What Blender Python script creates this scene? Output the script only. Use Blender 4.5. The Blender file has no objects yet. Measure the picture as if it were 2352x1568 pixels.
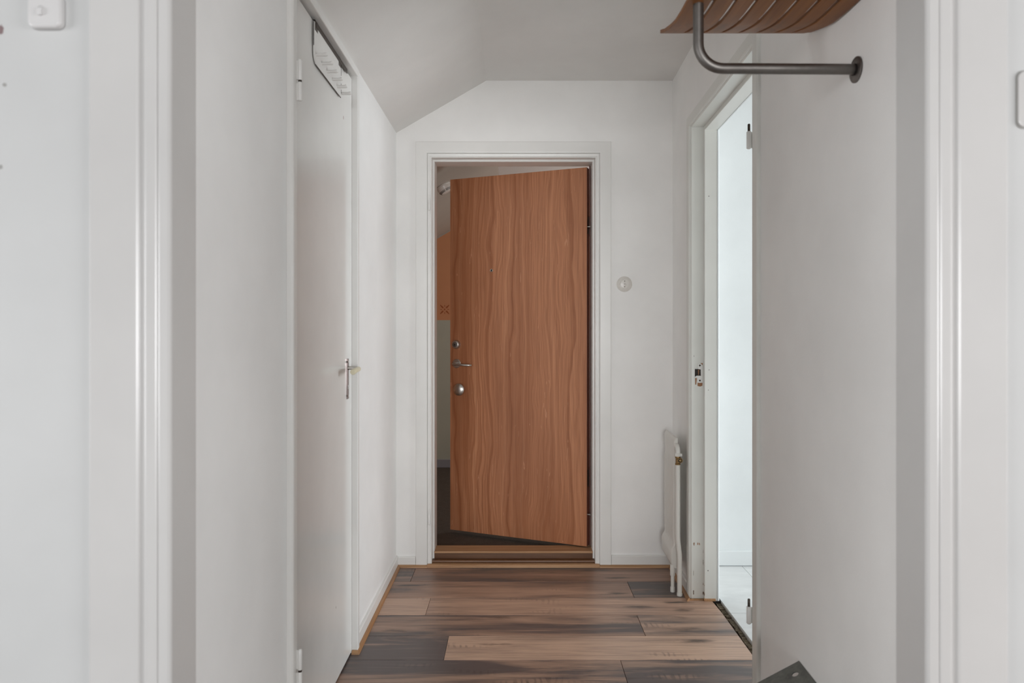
import bpy, bmesh, math, random
from mathutils import Vector, Matrix

random.seed(7)
S = bpy.context.scene
COL = S.collection
F = 1568.0            # focal length in pixels of the 2352 px wide frame
VX, HY = 1183.0, 750.0
CAMZ = 1.25

# ------------------------------------------------------------------ camera
cam_d = bpy.data.cameras.new('camera')
cam = bpy.data.objects.new('camera', cam_d)
COL.objects.link(cam)
cam.location = (0, 0, CAMZ)
cam.rotation_euler = (math.pi / 2, 0, 0)
cam_d.sensor_width = 36.0
cam_d.lens = 36.0 * F / 2352.0
cam_d.shift_x = (1176.0 - VX) / 2352.0
cam_d.shift_y = -(784.0 - HY) / 2352.0
cam_d.clip_start = 0.02
cam_d.dof.use_dof = True
cam_d.dof.focus_distance = 3.3
cam_d.dof.aperture_fstop = 4.0
S.camera = cam

# ------------------------------------------------------------------ world, lights, exposure
world = bpy.data.worlds.new('world')
S.world = world
world.use_nodes = True
world.node_tree.nodes['Background'].inputs[0].default_value = (0.80, 0.88, 1.0, 1)
world.node_tree.nodes['Background'].inputs[1].default_value = 0.6


def area(name, loc, rot, sx, sy, power, color):
    d = bpy.data.lights.new(name, 'AREA')
    d.shape = 'RECTANGLE'
    d.size, d.size_y = sx, sy
    d.energy = power
    d.color = color
    o = bpy.data.objects.new(name, d)
    o.location = loc
    o.rotation_euler = [math.radians(a) for a in rot]
    COL.objects.link(o)
    return o


# daylight through the window of the room the camera stands in (behind it, pointing +Y)
area('window_daylight', (0.15, -5.95, 1.28), (90, 0, 0), 3.2, 1.74, 262, (0.985, 0.99, 1.0))
# two added side lamps, at no known window, to brighten the near hall
area('added_side_light_left', (-4.12, -0.75, 1.22), (90, 0, -90), 1.9, 1.6, 82, (0.985, 0.99, 1.0))
area('added_side_light_right', (4.12, -0.75, 1.22), (90, 0, 90), 1.9, 1.6, 90, (0.985, 0.99, 1.0))
# daylight through the kitchen window (pointing -X)
area('kitchen_daylight', (4.55, 2.3, 1.40), (90, 0, 90), 1.7, 1.5, 100, (0.93, 0.97, 1.0))
# added lamp to lift the dim landing, no window known there
area('added_landing_light', (1.17, 4.9, 1.45), (90, 0, 90), 0.8, 1.0, 9, (1.0, 0.95, 0.9))

vs = S.view_settings
vs.view_transform = 'Standard'
vs.look = 'None'
vs.exposure = 0.16
vs.gamma = 1.0
vs.use_curve_mapping = False
S.cycles.use_denoising = True
S.cycles.max_bounces = 14
S.cycles.diffuse_bounces = 8
S.cycles.sample_clamp_indirect = 6.0


# ------------------------------------------------------------------ materials
def srgb(r, g, b):
    f = lambda c: (c / 255 / 12.92) if c / 255 <= 0.04045 else ((c / 255 + 0.055) / 1.055) ** 2.4
    return (f(r), f(g), f(b), 1)


class NT:
    def __init__(self, name):
        self.m = bpy.data.materials.new(name)
        self.m.use_nodes = True
        self.t = self.m.node_tree
        self.b = self.t.nodes['Principled BSDF']
        self.x = -300

    def n(self, typ, **kw):
        o = self.t.nodes.new(typ)
        for k, v in kw.items():
            setattr(o, k, v)
        return o

    def l(self, a, b):
        self.t.links.new(a, b)

    def set(self, node, **kw):
        for k, v in kw.items():
            node.inputs[k].default_value = v
        return node

    def coords(self, scale=(1, 1, 1), kind='Object', offset=None):
        tc = self.n('ShaderNodeTexCoord')
        mp = self.n('ShaderNodeMapping')
        mp.inputs['Scale'].default_value = scale
        src = tc.outputs[kind]
        if offset is not None:
            ad = self.n('ShaderNodeVectorMath', operation='ADD')
            self.l(src, ad.inputs[0])
            self.l(offset, ad.inputs[1])
            src = ad.outputs[0]
        self.l(src, mp.inputs['Vector'])
        return mp.outputs['Vector']

    def noise(self, vec, scale, detail=3.0, rough=0.5, dist=0.0):
        o = self.n('ShaderNodeTexNoise')
        self.set(o, Scale=scale, Detail=detail, Roughness=rough, Distortion=dist)
        self.l(vec, o.inputs['Vector'])
        return o.outputs['Fac']

    def ramp(self, fac, stops):
        o = self.n('ShaderNodeValToRGB')
        e = o.color_ramp.elements
        while len(e) < len(stops):
            e.new(0.5)
        for i, (p, c) in enumerate(stops):
            e[i].position = p
            e[i].color = c if len(c) == 4 else (*c, 1)
        self.l(fac, o.inputs['Fac'])
        return o.outputs['Color']

    def mix(self, fac, a, b, mode='MIX'):
        o = self.n('ShaderNodeMix', data_type='RGBA', blend_type=mode)
        for val, idx in ((fac, 0), (a, 6), (b, 7)):
            if hasattr(val, 'links'):
                self.l(val, o.inputs[idx])
            else:
                o.inputs[idx].default_value = val
        return o.outputs[2]

    def math(self, op, a, b=0.0, clamp=False):
        o = self.n('ShaderNodeMath', operation=op, use_clamp=clamp)
        for i, val in enumerate((a, b)):
            if hasattr(val, 'links'):
                self.l(val, o.inputs[i])
            else:
                o.inputs[i].default_value = val
        return o.outputs[0]

    def bump(self, height, strength=0.1, dist=0.01):
        o = self.n('ShaderNodeBump')
        o.inputs['Strength'].default_value = strength
        o.inputs['Distance'].default_value = dist
        self.l(height, o.inputs['Height'])
        self.l(o.outputs['Normal'], self.b.inputs['Normal'])


BW = lambda v: (v, v, v, 1)


def paint(name, col, rough=0.5, spots=(), relief=0.05, relief_scale=90, mottling=0.03, brush=(1, 1, 1), spec=0.5):
    """painted surface: faint mottling, brushed or rolled relief, a few small marks (x, y, z, sx, sy, sz, colour) at their places in the room"""
    k = NT(name)
    vec = k.coords()
    f = k.noise(vec, 2.2, 4, 0.6)
    lo = tuple(c * (1 - mottling * 2) for c in col[:3]) + (1,)
    hi = tuple(min(1, c * (1 + mottling)) for c in col[:3]) + (1,)
    c = k.ramp(f, [(0.3, lo), (0.7, hi)])
    for (x, y, z, sx, sy, sz, sc) in spots:
        geo = k.n('ShaderNodeNewGeometry')
        sb = k.n('ShaderNodeVectorMath', operation='SUBTRACT')
        sb.inputs[1].default_value = (x, y, z)
        k.l(geo.outputs['Position'], sb.inputs[0])
        dv = k.n('ShaderNodeVectorMath', operation='DIVIDE')
        dv.inputs[1].default_value = (sx, sy, sz)
        k.l(sb.outputs[0], dv.inputs[0])
        ln = k.n('ShaderNodeVectorMath', operation='LENGTH')
        k.l(dv.outputs[0], ln.inputs[0])
        wob = k.noise(geo.outputs['Position'], 180, 2, 0.6)
        d = k.math('ADD', ln.outputs['Value'], k.math('MULTIPLY', k.math('SUBTRACT', wob, 0.5), 1.3))
        m = k.ramp(d, [(0.75, BW(1)), (1.0, BW(0))])
        c = k.mix(m, c, sc)
    k.l(c, k.b.inputs['Base Color'])
    k.b.inputs['Roughness'].default_value = rough
    k.b.inputs['Specular IOR Level'].default_value = spec
    k.bump(k.noise(k.coords(brush), relief_scale, 3, 0.6), relief, 0.004)
    return k.m


DARK = srgb(70, 66, 62)
GREY = srgb(150, 148, 145)
RAWWOOD = srgb(140, 95, 60)

WHITE = srgb(226, 224, 219)
M = {}
M['wall'] = paint('wall_paint', srgb(240, 239, 237), 0.62, relief=0.10, relief_scale=140)
M['wall_left'] = paint('wall_left_paint', srgb(241, 241, 240), 0.5, relief=0.10, relief_scale=140)
M['wall_near'] = paint('wall_near_greyed', srgb(194, 194, 193), 0.55, relief=0.06, relief_scale=120, spots=[  # white greyed in the colour to offset the stronger foreground light
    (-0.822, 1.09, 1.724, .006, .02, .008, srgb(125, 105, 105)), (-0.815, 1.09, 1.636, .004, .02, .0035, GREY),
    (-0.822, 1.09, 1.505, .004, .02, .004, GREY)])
M['ceiling'] = paint('ceiling_paint', srgb(226, 224, 221), 0.7, relief=0.08, relief_scale=160)
M['gloss'] = paint('gloss_white_paint', srgb(230, 229, 226), 0.30, relief=0.025, relief_scale=30, brush=(1, 1, .08))
M['gloss_frame'] = paint('gloss_frame_greyed', srgb(198, 196, 194), 0.26, relief=0.05, relief_scale=45, brush=(1, 1, .05))  # casing white greyed likewise, balancing its light against the hall
M['door'] = paint('closet_door_paint', srgb(226, 225, 222), 0.20, relief=0.04, relief_scale=16, brush=(1, 1, .3), spots=[
    (-0.627, 2.491, 2.0126, .01, .003, .008, srgb(140, 90, 75)), (-0.627, 2.385, 0.27, .01, .003, .005, GREY)])
M['jamb'] = paint('kitchen_jamb_paint', srgb(224, 224, 219), 0.35, relief=0.08, relief_scale=40, brush=(1, 1, .06), spots=[
    (.8205, 3.13, .2535, .0035, .02, .009, srgb(150, 118, 92)), (.846, 3.13, .254, .0035, .02, .007, srgb(176, 140, 114)),
    (.838, 3.13, .255, .003, .02, .008, srgb(170, 130, 102)),
    (.8185, 3.13, .030, .0028, .02, .013, srgb(116, 98, 82)), (.8625, 3.12, .17, .0016, .02, .016, srgb(104, 90, 78)),
    (.8625, 3.12, .22, .0013, .02, .013, srgb(128, 106, 88)), (.8625, 3.12, .030, .0028, .02, .014, srgb(120, 96, 76)),
    (.8625, 3.12, .070, .0018, .02, .012, srgb(134, 112, 94)), (.8185, 3.13, .12, .0012, .02, .016, srgb(140, 126, 112)),
    (.880, 3.11, .138, .0026, .02, .0026, DARK), (.885, 3.11, 1.053, .0020, .02, .0020, DARK),
    (.884, 3.11, 1.845, .0020, .02, .0020, DARK), (.881, 3.11, .961, .0024, .02, .0024, GREY),
    (.8205, 3.13, 1.115, .0014, .02, .005, GREY)])
M['kitchen_wall'] = paint('kitchen_wall_paint', srgb(226, 230, 231), 0.6, relief=0.06)
M['kitchen_dim'] = paint('unseen_kitchen_grey', srgb(165, 163, 158), 0.6, relief=0.03)  # unseen kitchen sides and ceiling greyed to cut bounce light
M['room_dim'] = paint('unseen_room_dark_paint', srgb(120, 124, 124), 0.7, relief=0.03)  # unseen room darkened so less bounce reaches the foreground wall
M['radiator'] = paint('radiator_enamel', srgb(224, 222, 216), 0.35, relief=0.05, relief_scale=60)
M['switch'] = paint('switch_plastic', srgb(222, 218, 212), 0.32, relief=0.0)
M['switch_grey'] = paint('greyer_switch_plastic', srgb(204, 202, 201), 0.35, relief=0.0)  # greyer copy of the switch plastic
M['ivory'] = paint('ivory_plastic', srgb(226, 218, 190), 0.35, relief=0.0)
M['sloped_dim'] = paint('landing_slope_paint', srgb(182, 173, 163), 0.7, relief=0.05)  # darker than the flat part, its dimmer light put into the colour
M['green'] = paint('landing_green_paint', srgb(186, 190, 176), 0.6, relief=0.05)
M['orange'] = paint('landing_orange_paint', srgb(212, 150, 108), 0.6, relief=0.05)
M['stencil'] = paint('stencil_paint', srgb(168, 92, 44), 0.6, relief=0.0)
M['landing_base'] = paint('landing_baseboard_paint', srgb(150, 152, 160), 0.5, relief=0.03)


def metal(name, col, rough, brushed=None):
    k = NT(name)
    k.b.inputs['Metallic'].default_value = 1.0
    k.b.inputs['Roughness'].default_value = rough
    vec = k.coords(brushed or (1, 1, 1))
    f = k.noise(vec, 60, 3, 0.6)
    k.l(k.ramp(f, [(0.3, tuple(c * .85 for c in col[:3])), (0.7, col)]), k.b.inputs['Base Color'])
    k.bump(f, 0.04, 0.002)
    return k.m


M['steel'] = metal('brushed_steel', srgb(206, 202, 196), 0.34)
M['tube'] = metal('satin_aluminium_tube', srgb(128, 124, 120), 0.48)
M['flange'] = metal('wall_flange_metal', srgb(120, 114, 110), 0.5)
M['dark_steel'] = metal('dark_steel', srgb(82, 74, 68), 0.35)
M['brass'] = metal('aged_brass', srgb(150, 122, 84), 0.38)
M['plate_chrome'] = metal('chrome_plate', srgb(150, 138, 136), 0.14)
k = NT('black_void')
k.b.inputs['Base Color'].default_value = srgb(34, 28, 25)
k.b.inputs['Roughness'].default_value = 0.8
k.l(k.ramp(k.noise(k.coords(), 40, 2), [(0.3, srgb(28, 23, 20)), (0.7, srgb(42, 35, 30))]), k.b.inputs['Base Color'])
M['black'] = k.m

k = NT('galvanised_sheet')
vec = k.coords()
f = k.noise(vec, 38, 5, 0.7, 0.6)
k.l(k.ramp(f, [(0.25, srgb(74, 77, 74)), (0.55, srgb(104, 107, 102)), (0.8, srgb(128, 130, 124))]), k.b.inputs['Base Color'])
k.b.inputs['Metallic'].default_value = 0.25
k.b.inputs['Roughness'].default_value = 0.5
M['galvanised'] = k.m


def veneer():
    k = NT('beech_veneer')
    tc = k.n('ShaderNodeTexCoord')
    cx = k.n('ShaderNodeSeparateXYZ')
    k.l(tc.outputs['Object'], cx.inputs[0])
    # long wavering grain lines, closely spaced
    warp = k.noise(k.coords((1, 1, 0.32)), 3.6, 3, 0.55)
    u = k.math('ADD', k.math('MULTIPLY', cx.outputs['X'], 26.0), k.math('MULTIPLY', warp, 4.2))
    b1 = k.n('ShaderNodeTexNoise', noise_dimensions='1D')
    k.set(b1, Scale=1.35, Detail=5.0, Roughness=0.68)
    k.l(u, b1.inputs['W'])
    base = k.ramp(b1.outputs['Fac'], [(0.27, srgb(138, 80, 48)), (0.42, srgb(166, 108, 73)), (0.56, srgb(184, 125, 89)), (0.72, srgb(193, 136, 99))])
    # broad tone drift across the sheet
    dr = k.noise(k.coords((1, 1, 0.10)), 4.5, 2, 0.5)
    c = k.mix(k.ramp(dr, [(0.46, BW(0)), (0.66, BW(.55))]), base, srgb(140, 84, 52))
    # fine pores
    pores = k.noise(k.coords((1, 1, 0.02)), 210, 3, 0.6)
    c = k.mix(k.ramp(pores, [(0.32, BW(.45)), (0.55, BW(0))]), c, srgb(124, 74, 46))
    # pale flecks and small cathedral tips
    fl = k.noise(k.coords((1, 1, 0.13)), 46, 2, 0.5, 1.6)
    c = k.mix(k.ramp(fl, [(0.69, BW(0)), (0.74, BW(.45)), (0.78, BW(0))]), c, srgb(214, 160, 126))
    k.l(c, k.b.inputs['Base Color'])
    k.b.inputs['Roughness'].default_value = 0.42
    k.bump(pores, 0.04, 0.002)
    return k.m


M['veneer'] = veneer()
k = NT('door_edge_wood')
k.l(k.ramp(k.noise(k.coords((1, 1, .05)), 60, 3), [(0.3, srgb(84, 40, 28)), (0.7, srgb(112, 60, 42))]), k.b.inputs['Base Color'])
k.b.inputs['Roughness'].default_value = 0.5
M['door_edge'] = k.m


def wood(name, a, b, c, axis=(0.06, 1, 1), scale=40, rough=0.45):
    k = NT(name)
    f = k.noise(k.coords(axis), scale, 5, 0.65, 0.4)
    k.l(k.ramp(f, [(0.25, a), (0.5, b), (0.75, c)]), k.b.inputs['Base Color'])
    k.b.inputs['Roughness'].default_value = rough
    k.bump(f, 0.05, 0.002)
    return k.m


M['oak_x'] = wood('oak_threshold', srgb(142, 104, 72), srgb(174, 134, 98), srgb(194, 156, 122), (0.05, 1, 1))
M['oak_worn'] = wood('oak_threshold_worn', srgb(82, 52, 30), srgb(118, 82, 54), srgb(160, 124, 94), (0.05, 1, 1), 18, 0.45)
M['oak_dark'] = wood('oak_threshold_dark', srgb(66, 38, 20), srgb(92, 58, 32), srgb(122, 84, 54), (0.05, 1, 1), 14, 0.32)
M['pine_x'] = wood('quarter_round_pine', srgb(140, 102, 66), srgb(168, 128, 90), srgb(186, 150, 114), (0.05, 1, 1), 50)
M['pine_y'] = wood('quarter_round_pine_side', srgb(132, 92, 58), srgb(160, 118, 80), srgb(178, 138, 100), (1, 0.05, 1), 50)
M['bentwood'] = wood('bentwood_beech', srgb(104, 58, 12), srgb(134, 80, 24), srgb(154, 96, 36), (1, 0.04, 1), 60, 0.5)  # browns lowered, shade under the rack put into the colour


def plank_mat():
    k = NT('reclaimed_laminate')
    oi = k.n('ShaderNodeObjectInfo')
    off = k.n('ShaderNodeCombineXYZ')
    k.l(k.math('MULTIPLY', oi.outputs['Random'], 37.0), off.inputs[0])
    k.l(k.math('MULTIPLY', oi.outputs['Random'], 91.0), off.inputs[1])
    k.l(k.math('MULTIPLY', oi.outputs['Random'], 13.0), off.inputs[2])
    sc = k.n('ShaderNodeSeparateColor')
    k.l(oi.outputs['Color'], sc.inputs[0])          # R = greyness of the board, G = redness, B = overall lightness
    o = off.outputs[0]
    blot = k.noise(k.coords((0.8, 7.5, 1), offset=o), 1.6, 5, 0.62, 0.4)
    gr = k.math('ADD', blot, k.math('MULTIPLY', k.math('SUBTRACT', sc.outputs[0], 0.5), 0.55))
    tan = k.mix(sc.outputs[1], srgb(186, 156, 132), srgb(168, 124, 98))
    mid = k.mix(sc.outputs[1], srgb(156, 130, 112), srgb(134, 98, 78))
    drk = srgb(88, 78, 76)
    f1 = k.ramp(gr, [(0.34, BW(0)), (0.52, BW(1))])
    f2 = k.ramp(gr, [(0.52, BW(0)), (0.65, BW(1))])
    c = k.mix(f2, k.mix(f1, tan, mid), drk)
    # long fine grain
    g = k.noise(k.coords((1.2, 34, 1), offset=o), 3.0, 5, 0.65, 0.3)
    c = k.mix(k.ramp(g, [(0.30, BW(.50)), (0.55, BW(0))]), c, srgb(86, 68, 58))
    c = k.mix(k.ramp(g, [(0.58, BW(0)), (0.8, BW(.40))]), c, srgb(190, 160, 134))
    # dark knots, drawn out along the board
    kn = k.n('ShaderNodeTexVoronoi')
    k.set(kn, Scale=1.0, Randomness=1.0)
    wv = k.noise(k.coords((6, 20, 1), offset=o), 1.5, 3, 0.6)
    k.l(k.coords((2.2, 11, 1), offset=o), kn.inputs['Vector'])
    kd = k.math('ADD', kn.outputs['Distance'], k.math('MULTIPLY', k.math('SUBTRACT', wv, 0.5), 0.5))
    c = k.mix(k.ramp(kd, [(0.02, BW(.85)), (0.19, BW(0))]), c, srgb(52, 40, 34))
    # cross-cut saw marks, in patches
    w = k.n('ShaderNodeTexWave', wave_type='BANDS', bands_direction='X')
    k.set(w, Scale=13.0, Distortion=5.5, Detail=3.0, **{'Detail Scale': 1.6})
    k.l(k.coords((1, -0.45, 1), offset=o), w.inputs['Vector'])
    pm = k.noise(k.coords((2.2, 9.0, 1), offset=o), 1.3, 3, 0.5)
    patch = k.ramp(pm, [(0.62, BW(0)), (0.74, BW(.8))])
    saw = k.math('MULTIPLY', k.ramp(w.outputs['Fac'], [(0.5, BW(0)), (0.9, BW(.7))]), patch)
    c = k.mix(saw, c, srgb(64, 55, 52))
    hsv = k.n('ShaderNodeHueSaturation')
    hsv.inputs['Saturation'].default_value = 0.88
    k.l(k.math('ADD', k.math('MULTIPLY', sc.outputs[2], 0.8), 0.72), hsv.inputs['Value'])
    k.l(c, hsv.inputs['Color'])
    k.l(hsv.outputs[0], k.b.inputs['Base Color'])
    k.b.inputs['Roughness'].default_value = 0.36
    k.bump(g, 0.06, 0.002)
    return k.m


M['plank'] = plank_mat()


def carpet():
    k = NT('dark_needle_felt')
    f = k.noise(k.coords(), 160, 4, 0.8)
    f2 = k.noise(k.coords(), 30, 3, 0.6)
    c = k.ramp(f, [(0.3, srgb(48, 43, 38)), (0.7, srgb(112, 102, 92))])
    k.l(k.mix(0.35, c, k.ramp(f2, [(0.3, srgb(60, 54, 48)), (0.7, srgb(92, 84, 76))])), k.b.inputs['Base Color'])
    k.b.inputs['Roughness'].default_value = 0.95
    k.bump(f, 0.6, 0.006)
    return k.m


M['carpet'] = carpet()
k = NT('dirty_concrete_gap')
f = k.noise(k.coords(), 55, 5, 0.75)
k.l(k.ramp(f, [(0.3, srgb(54, 46, 36)), (0.5, srgb(104, 92, 74)), (0.72, srgb(150, 140, 120))]), k.b.inputs['Base Color'])
k.b.inputs['Roughness'].default_value = 0.95
k.bump(f, 0.8, 0.01)
M['gap'] = k.m
k = NT('white_floor_tile')
f = k.noise(k.coords((1, 3, 1)), 5, 4, 0.6, 0.5)
k.l(k.ramp(f, [(0.3, srgb(206, 208, 208)), (0.7, srgb(222, 224, 224))]), k.b.inputs['Base Color'])
k.b.inputs['Roughness'].default_value = 0.3
M['tile'] = k.m
k = NT('tile_grout')
k.l(k.ramp(k.noise(k.coords(), 80, 2), [(0.3, srgb(176, 176, 172)), (0.7, srgb(196, 196, 192))]), k.b.inputs['Base Color'])
M['grout'] = k.m


# ------------------------------------------------------------------ mesh helpers
def box(bm, x0, x1, y0, y1, z0, z1, mi=0):
    v = [bm.verts.new((x, y, z)) for x in (x0, x1) for y in (y0, y1) for z in (z0, z1)]
    for idx in ((0, 1, 3, 2), (4, 6, 7, 5), (0, 4, 5, 1), (2, 3, 7, 6), (0, 2, 6, 4), (1, 5, 7, 3)):
        f = bm.faces.new([v[i] for i in idx])
        f.material_index = mi


def prism(bm, pts, fn0, fn1):
    """closed outline pts (a, b) carried from fn0(a, b) to fn1(a, b)"""
    A = [bm.verts.new(fn0(*p)) for p in pts]
    B = [bm.verts.new(fn1(*p)) for p in pts]
    n = len(pts)
    for i in range(n):
        j = (i + 1) % n
        bm.faces.new((A[i], A[j], B[j], B[i]))
    bm.faces.new(A[::-1])
    bm.faces.new(B)


def sweep(bm, path, r, n=14, cap=True):
    """round tube along a list of points; r one radius or one for each point"""
    P = [Vector(p) for p in path]
    rs = r if isinstance(r, (list, tuple)) else [r] * len(P)
    rings = []
    up = None
    for i, p in enumerate(P):
        d = (P[min(i + 1, len(P) - 1)] - P[max(i - 1, 0)]).normalized()
        if up is None:
            up = Vector((0, 0, 1)) if abs(d.z) < .9 else Vector((1, 0, 0))
        a = d.cross(up).normalized()
        up = a.cross(d).normalized()
        rings.append([bm.verts.new(p + (a * math.cos(t) + up * math.sin(t)) * rs[i]) for t in (2 * math.pi * k / n for k in range(n))])
    for A, B in zip(rings, rings[1:]):
        for k in range(n):
            bm.faces.new((A[k], A[(k + 1) % n], B[(k + 1) % n], B[k]))
    if cap:
        bm.faces.new(rings[0][::-1])
        bm.faces.new(rings[-1])


def lathe(bm, c, axis, prof, n=28):
    """profile of (distance along axis, radius) turned round an axis"""
    c, ax = Vector(c), Vector(axis).normalized()
    t = Vector((0, 0, 1)) if abs(ax.z) < .9 else Vector((1, 0, 0))
    a = ax.cross(t).normalized()
    b = ax.cross(a).normalized()
    rings = []
    for h, r in prof:
        if r < 1e-6:
            rings.append([bm.verts.new(c + ax * h)])
        else:
            rings.append([bm.verts.new(c + ax * h + (a * math.cos(q) + b * math.sin(q)) * r) for q in (2 * math.pi * k / n for k in range(n))])
    for A, B in zip(rings, rings[1:]):
        for k in range(n):
            k2 = (k + 1) % n
            if len(A) == 1 and len(B) == 1:
                continue
            if len(A) == 1:
                bm.faces.new((A[0], B[k2], B[k]))
            elif len(B) == 1:
                bm.faces.new((A[k], A[k2], B[0]))
            else:
                bm.faces.new((A[k], A[k2], B[k2], B[k]))
    if len(rings[0]) > 1:
        bm.faces.new(rings[0][::-1])
    if len(rings[-1]) > 1:
        bm.faces.new(rings[-1])


def uframe(bm, prof, lo, hi, top, bottom, fn):
    """closed moulding profile (u outward from the opening, d towards the viewer) mitred round three sides; fn(s, d, z) places it"""
    rows = []
    for u, d in prof:
        rows.append([bm.verts.new(fn(*q)) for q in ((lo - u, d, bottom), (lo - u, d, top + u), (hi + u, d, top + u), (hi + u, d, bottom))])
    n = len(prof)
    for i in range(n):
        A, B = rows[i], rows[(i + 1) % n]
        for k in range(3):
            bm.faces.new((A[k], A[k + 1], B[k + 1], B[k]))
    bm.faces.new([r[0] for r in rows])
    bm.faces.new([r[3] for r in rows][::-1])


def arc(cx, cy, r, a0, a1, n):
    return [(cx + r * math.cos(math.radians(a0 + (a1 - a0) * i / n)), cy + r * math.sin(math.radians(a0 + (a1 - a0) * i / n))) for i in range(n + 1)]


def wpos(o):
    p = Vector(o.location)
    while o.parent:
        o = o.parent
        p += Vector(o.location)
    return p


def obj(name, bm, mats, parent=None, base=None, smooth=False, bevel=0.0, auto=40):
    bmesh.ops.recalc_face_normals(bm, faces=bm.faces[:])
    par = wpos(parent) if parent else Vector((0, 0, 0))
    base = Vector(base) if base is not None else par
    bmesh.ops.translate(bm, verts=bm.verts[:], vec=-base)
    me = bpy.data.meshes.new(name)
    bm.to_mesh(me)
    bm.free()
    for m in (mats if isinstance(mats, (list, tuple)) else [mats]):
        me.materials.append(m)
    o = bpy.data.objects.new(name, me)
    COL.objects.link(o)
    o.location = base - par
    if parent:
        o.parent = parent
    if smooth:
        me.polygons.foreach_set('use_smooth', [True] * len(me.polygons))
        me.set_sharp_from_angle(angle=math.radians(auto))
    if bevel:
        b = o.modifiers.new('bevel', 'BEVEL')
        b.width = bevel
        b.segments = 2
        b.limit_method = 'ANGLE'
    return o


def tag(o, label=None, cat=None, kind=None, group=None):
    if label:
        o['label'] = label
    if cat:
        o['category'] = cat
    if kind:
        o['kind'] = kind
    if group:
        o['group'] = group
    return o


def thing(name, loc, label, cat, kind=None, group=None):
    o = bpy.data.objects.new(name, None)
    o.empty_display_size = 0.05
    COL.objects.link(o)
    o.location = loc
    return tag(o, label, cat, kind, group)


def struct(name, bm, m, label, cat, **kw):
    return tag(obj(name, bm, m, **kw), label, cat, 'structure')


B = bmesh.new

# ------------------------------------------------------------------ layout
LX = -0.62                     # left hall wall
BY = 3.564                     # hall face of the back wall
FY = 1.09                      # room face of the wall with the wide opening, room behind it at smaller y
CZ = 2.534                     # flat ceiling


def RW(y):                     # right hall wall, a little out of square
    return 0.7207 + 0.0287 * y


def rfn(s, d, z):
    return (RW(s) - d, s, z)


# ------------------------------------------------------------------ floors
bm = B()
box(bm, -4.3, 0.905, -6.1, BY, -0.06, -0.011)
floor = struct('floor', bm, M['black'], 'floor of dark and tan reclaimed-look wooden planks running across the hall', 'floor')
rows_y = [3.546, 3.350, 3.151, 2.961, 2.761, 2.562, 2.364, 2.167, 1.970, 1.773, 1.576, 1.379, 1.182, 0.985, 0.788]
# (joint x, tones left of it, tones right of it): greyness, redness, lightness
joints = [(-.514, (.70, .55, .50), (.50, .9, .40)), (.5506, (.46, .75, .50), (.74, .5, .36)), (-.389, (.14, .45, .56), (.34, .62, .54)),
          (.528, (.60, .6, .44), (.52, .42, .52)), (-.268, (.84, .35, .50), (.22, .38, .62)), (.395, (.66, .5, .46), (.80, .45, .42)),
          (-.1, (.4, .5, .5), (.7, .5, .45)), (.3, (.5, .5, .5), (.3, .5, .5)), (-.3, (.7, .4, .5), (.3, .5, .5)), (.2, (.4, .5, .5), (.6, .5, .5)),
          (-.2, (.5, .5, .5), (.4, .5, .5)), (.4, (.6, .5, .5), (.4, .5, .5)), (0, (.5, .5, .5), (.4, .5, .5)), (.3, (.5, .5, .5), (.6, .5, .5))]


def right_edge(y):
    return 0.905 if y <= 3.10 else RW(y) + .01


for i, (jx, tl, tr) in enumerate(joints):
    y1, y0 = rows_y[i], rows_y[i + 1]
    segs = []
    if i == 0 or i == 1:
        segs = [(-.63, jx, tl), (jx, RW(y0) - .006, tr)]
    elif i == 2:
        segs = [(-.63, jx, tl), (jx, 'notch', tr)]
    else:
        segs = [(-.66, jx, tl), (jx, .905 if y0 > 2.2 else .78, tr)]
    for x0, x1, tone in segs:
        bm = B()
        g = 0.0007
        if x1 == 'notch':
            y_n = 3.118
            pts = [(x0 + g, y0 + g), (.905, y0 + g), (.898, y_n), (RW(y_n) + .03, y_n), (RW(y_n) - .004, y1 - g), (x0 + g, y1 - g)]
            prism(bm, pts, lambda a, b: (a, b, -.010), lambda a, b: (a, b, 0))
            base = ((x0 + .9) / 2, (y0 + y1) / 2, 0)
        else:
            box(bm, x0 + g, x1 - g, y0 + g, y1 - g, -.010, 0)
            base = ((x0 + x1) / 2, (y0 + y1) / 2, 0)
        p = obj('plank', bm, M['plank'], parent=floor, base=base, bevel=.0012)
        p.color = (*tone, 1)

# dirty strip where the doorway strip is missing
bm = B()
n = 40
rnd = random.Random(3)
for i in range(n):
    a, b = 2.23 + (3.112 - 2.23) * i / n, 2.23 + (3.112 - 2.23) * (i + 1) / n
    h = -.016 + rnd.random() * .008
    w = rnd.random() * .005
    box(bm, .9145 + w, .9375, a, b, -.05, h)
struct('trim_1', bm, M['gap'], 'crumbling grey strip bared between hall planks and white kitchen tiles', 'doorway gap')
bm = B()
box(bm, .895, .94, 2.2, 3.13, -.06, -.024)
box(bm, .906, .9385, 3.1125, 3.2, -.06, -.0005)
struct('trim_2', bm, M['black'], 'black bottom of the open joint in the kitchen doorway', 'doorway gap')

# kitchen floor tiles
bm = B()
box(bm, .9385, 4.6, 1.3, 3.577, -.06, -.004)
kf = struct('floor_kitchen', bm, M['grout'], 'white tiled kitchen floor beyond the open doorway', 'floor')
xs = [.940, 1.185, 1.785, 2.385, 2.985, 3.585, 4.185, 4.6]
ys = [1.3, 1.78, 2.38, 2.98, 3.575]
for a, b in zip(xs, xs[1:]):
    for c, d in zip(ys, ys[1:]):
        bm = B()
        box(bm, a + .001, b - .001, c + .001, d - .001, -.012, 0)
        obj('tile', bm, M['tile'], parent=kf, base=((a + b) / 2, (c + d) / 2, 0), bevel=.001)

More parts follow.
